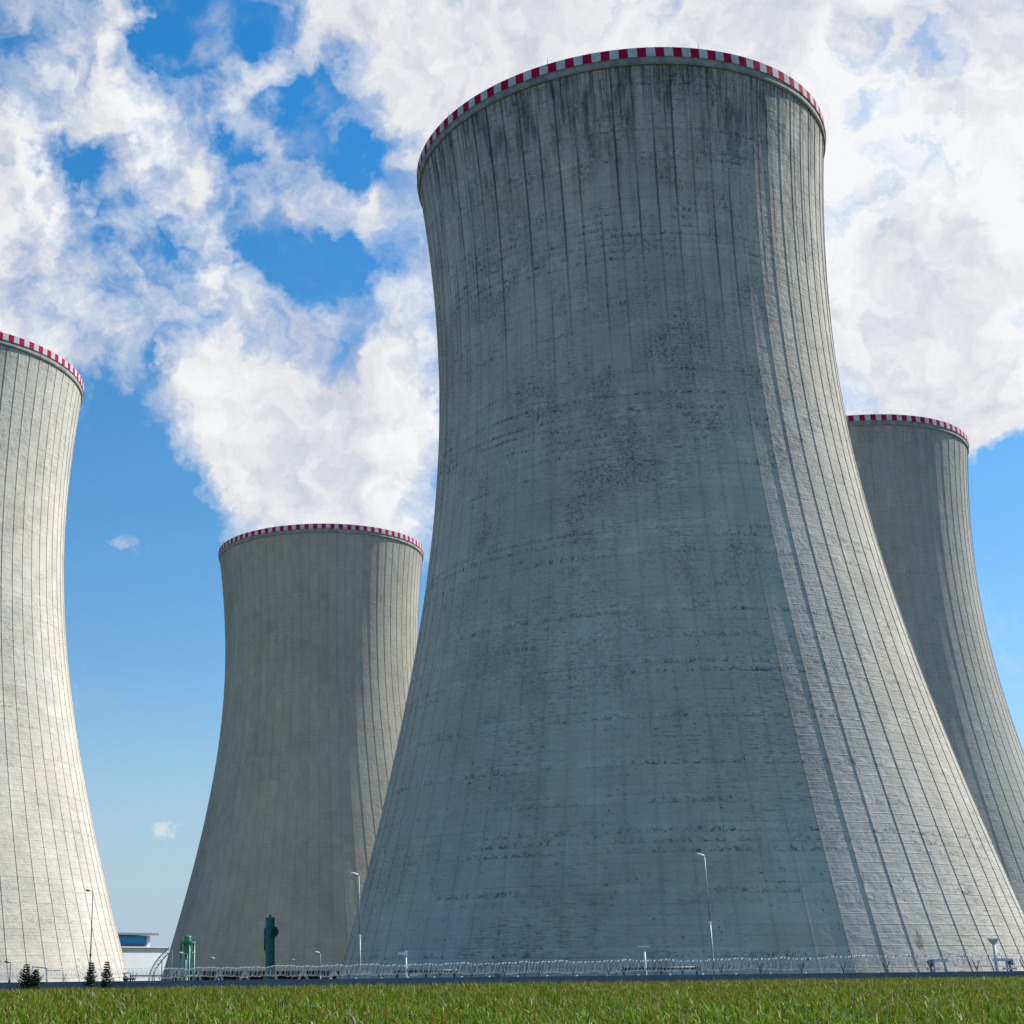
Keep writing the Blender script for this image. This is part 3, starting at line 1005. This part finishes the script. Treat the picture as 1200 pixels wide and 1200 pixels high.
# ------------------------------------------------------------------ small spruces by the fence
nm, k, b = new_mat('spruce_needles')
at_ = k.n('ShaderNodeAttribute', attribute_name='tint')
k.put(b.inputs['Base Color'], at_.outputs['Color'])
b.inputs['Roughness'].default_value = 0.7


def spruce(px, py, depth, width, label, seed, whorls=15, tops=1):
    rd = random.Random(seed)
    loc, h = base_at(px, py, depth)
    t = thing('spruce_tree', label, 'conifer', loc, 0, 'small spruces before the cream tower')
    tr = MB()
    cols, m = [], MB()
    leaders = [(0, 0, 1.0)] + [(0.32 * width, 0.1, 0.86)] * (tops - 1)
    for lx, ly, hf in leaders:
        H = h * hf
        tr.tube((0, 0, -0.1), (lx * 0.8, ly * 0.8, H * 0.5), 0.07, 0.04, 8)
        tr.tube((lx * 0.8, ly * 0.8, H * 0.5), (lx, ly, H * 0.98), 0.04, 0.012, 6)
        for wv in range(whorls):
            q = wv / (whorls - 1)
            z = H * (0.10 + 0.89 * q)
            reach = width / 2 * (1 - q) ** 0.8 * (1.0 if tops == 1 else 0.85) + 0.05
            nb = int(12 - 5 * q)
            for bi in range(nb):
                a_ = 2 * PI * (bi + rd.random() * 0.8) / nb + wv
                ln = reach * rd.uniform(0.45, 1.25)
                d = Vector((math.cos(a_), math.sin(a_), 0))
                sd = Vector((-d.y, d.x, 0))
                p0 = Vector((lx * min(1, 0.4 + q), ly, z))
                up = rd.uniform(0.0, 0.35) + 0.5 * q
                tr.tube(p0, p0 + d * ln * 0.9 + Vector((0, 0, (up - 0.12) * ln)), 0.012, 0.004, 4, False)
                nseg = max(4, int(ln / 0.07))
                for si in range(nseg):
                    f = (si + 0.4) / nseg
                    pc = p0 + d * ln * f + Vector((0, 0, up * ln * f - 0.12 * ln * math.sin(f * PI)))
                    for sg in (-1, 1, 0):
                        wl = (0.12 + 0.10 * (1 - f)) * rd.uniform(0.7, 1.2)
                        tip = pc + (sd * sg + d * 0.75).normalized() * wl + Vector((0, 0, rd.uniform(-0.05, 0.06)))
                        wd = (d if sg else sd) * 0.040 + Vector((0, 0, 0.025))
                        m.add([pc - wd, pc + wd, tip + wd * 0.5, tip - wd * 0.5], [(0, 1, 2, 3)])
                        gcol = rd.uniform(0.75, 1.25)
                        cols += [(0.034 * gcol, 0.066 * gcol, 0.048 * gcol, 1)] * 4
    tr.build('trunk', M['bark'], t)
    cr = m.build('crown', nm, t)
    ca = cr.data.color_attributes.new('tint', 'FLOAT_COLOR', 'POINT')
    ca.data.foreach_set('color', np.array(cols, dtype=np.float32).ravel())


spruce(31.5, 1130.5, 118, 2.3, 'broad dark little spruce, leftmost before the cream tower', 3, tops=2)
spruce(107.0, 1128.5, 118, 1.45, 'narrow little spruce at the foot of the dark lamp post', 8)
spruce(125.5, 1127.5, 121, 1.5, 'little spruce just right of the dark lamp post', 15)

# ------------------------------------------------------------------ field crop
gr, k, b = new_mat('crop_leaves')
at_ = k.n('ShaderNodeAttribute', attribute_name='tint')
k.put(b.inputs['Base Color'], at_.outputs['Color'])
b.inputs['Roughness'].default_value = 0.65
b.inputs['Specular IOR Level'].default_value = 0.15
tl = k.n('ShaderNodeBsdfTranslucent')
k.put(tl.inputs['Color'], k.mix(1.0, at_.outputs['Color'], (1.0, 1.0, 0.5), 'MULTIPLY'))
mx = k.n('ShaderNodeMixShader')
mx.inputs[0].default_value = 0.32
k.t.links.new(b.outputs[0], mx.inputs[1])
k.t.links.new(tl.outputs[0], mx.inputs[2])
k.t.links.new(mx.outputs[0], [n for n in k.t.nodes if n.type == 'OUTPUT_MATERIAL'][0].inputs[0])


def crop():
    N = 850000
    x = rng.uniform(-30, 46, N)
    y = rng.uniform(12, 84, N)
    s = (x - E0.x) * EN.x + (y - E0.y) * EN.y
    lo = -0.2173 * y - 5
    hi = 0.493 * y + 5
    keep = (s < 0.4) & (x > lo) & (x < hi)
    keep &= rng.random(N) < np.clip(1.15 - (y - 12) / 75, 0.45, 1)
    x, y, s = x[keep], y[keep], s[keep]
    n = len(x)
    patch = np.sin(x * 0.9 + 1.3 * np.sin(y * 0.5)) * np.sin(y * 0.7 + x * 0.23) * 0.5 + 0.5
    far = np.clip((y - 17) / 30, 0, 1)
    h = rng.uniform(0.17, 0.36, n) * (0.85 + 0.25 * patch)
    h = np.where(rng.random(n) < 0.05, h * 1.3, h)
    wd = rng.uniform(0.006, 0.014, n)
    az = rng.uniform(0, 2 * PI, n)
    lean = np.where(rng.random(n) < 0.35, rng.uniform(0.5, 1.5, n), rng.uniform(0.05, 0.9, n))
    dx, dy = np.cos(az), np.sin(az)
    fa = az + PI / 2 + rng.normal(0, 0.5, n)
    wx, wy = np.cos(fa) * wd, np.sin(fa) * wd
    V = np.zeros((n, 5, 3))
    for i, (q, wf) in enumerate(((0, 0.6), (0.55, 1.0))):
        cx_, cy_ = x + dx * h * lean * q * q, y + dy * h * lean * q * q
        z = h * q * (1 - 0.15 * lean * q)
        V[:, 2 * i] = np.stack([cx_ - wx * wf, cy_ - wy * wf, z], 1)
        V[:, 2 * i + 1] = np.stack([cx_ + wx * wf, cy_ + wy * wf, z], 1)
    V[:, 4] = np.stack([x + dx * h * lean, y + dy * h * lean, h * (1 - 0.45 * lean)], 1)
    kind = rng.random(n)
    g = rng.uniform(0.45, 1.3, n)[:, None]
    green = np.array([0.150, 0.200, 0.010])
    fresh = np.array([0.140, 0.310, 0.010])
    olive = np.array([0.250, 0.215, 0.018])
    straw = np.array([0.62, 0.58, 0.38])
    brown = np.array([0.250, 0.140, 0.040])
    C = np.tile(green, (n, 1))
    pf = 0.40 - 0.26 * far + 0.12 * (patch - 0.5)
    C[kind < pf] = fresh
    po = 0.62 - 0.06 * far
    C[kind > po] = olive
    C[kind > 0.86 - 0.12 * far] = brown
    C[kind > 0.94] = straw
    C = C * g * 1.12
    cols = np.repeat(np.concatenate([C, np.ones((n, 1))], 1)[:, None, :], 5, 1)
    cols[:, :2, :3] *= 0.55                # blade bases darker than the tips
    me = bpy.data.meshes.new('grass')
    me.vertices.add(n * 5)
    me.vertices.foreach_set('co', V.reshape(-1).astype(np.float32))
    base = np.arange(n, dtype=np.int32)[:, None] * 5
    loops = np.concatenate([base + np.array([[0, 1, 3, 2]]), base + np.array([[2, 3, 4]])], 1)   # quad + tri
    me.loops.add(n * 7)
    me.loops.foreach_set('vertex_index', loops.reshape(-1).astype(np.int32))
    me.polygons.add(n * 2)
    st = (np.arange(n, dtype=np.int32)[:, None] * 7 + np.array([[0, 4]])).reshape(-1).astype(np.int32)
    me.polygons.foreach_set('loop_start', st)
    me.update(calc_edges=True)
    me.validate()
    ca = me.color_attributes.new('tint', 'FLOAT_COLOR', 'POINT')
    ca.data.foreach_set('color', cols.reshape(-1).astype(np.float32))
    me.materials.append(gr)
    tag(link('grass', me), kind='stuff')


crop()
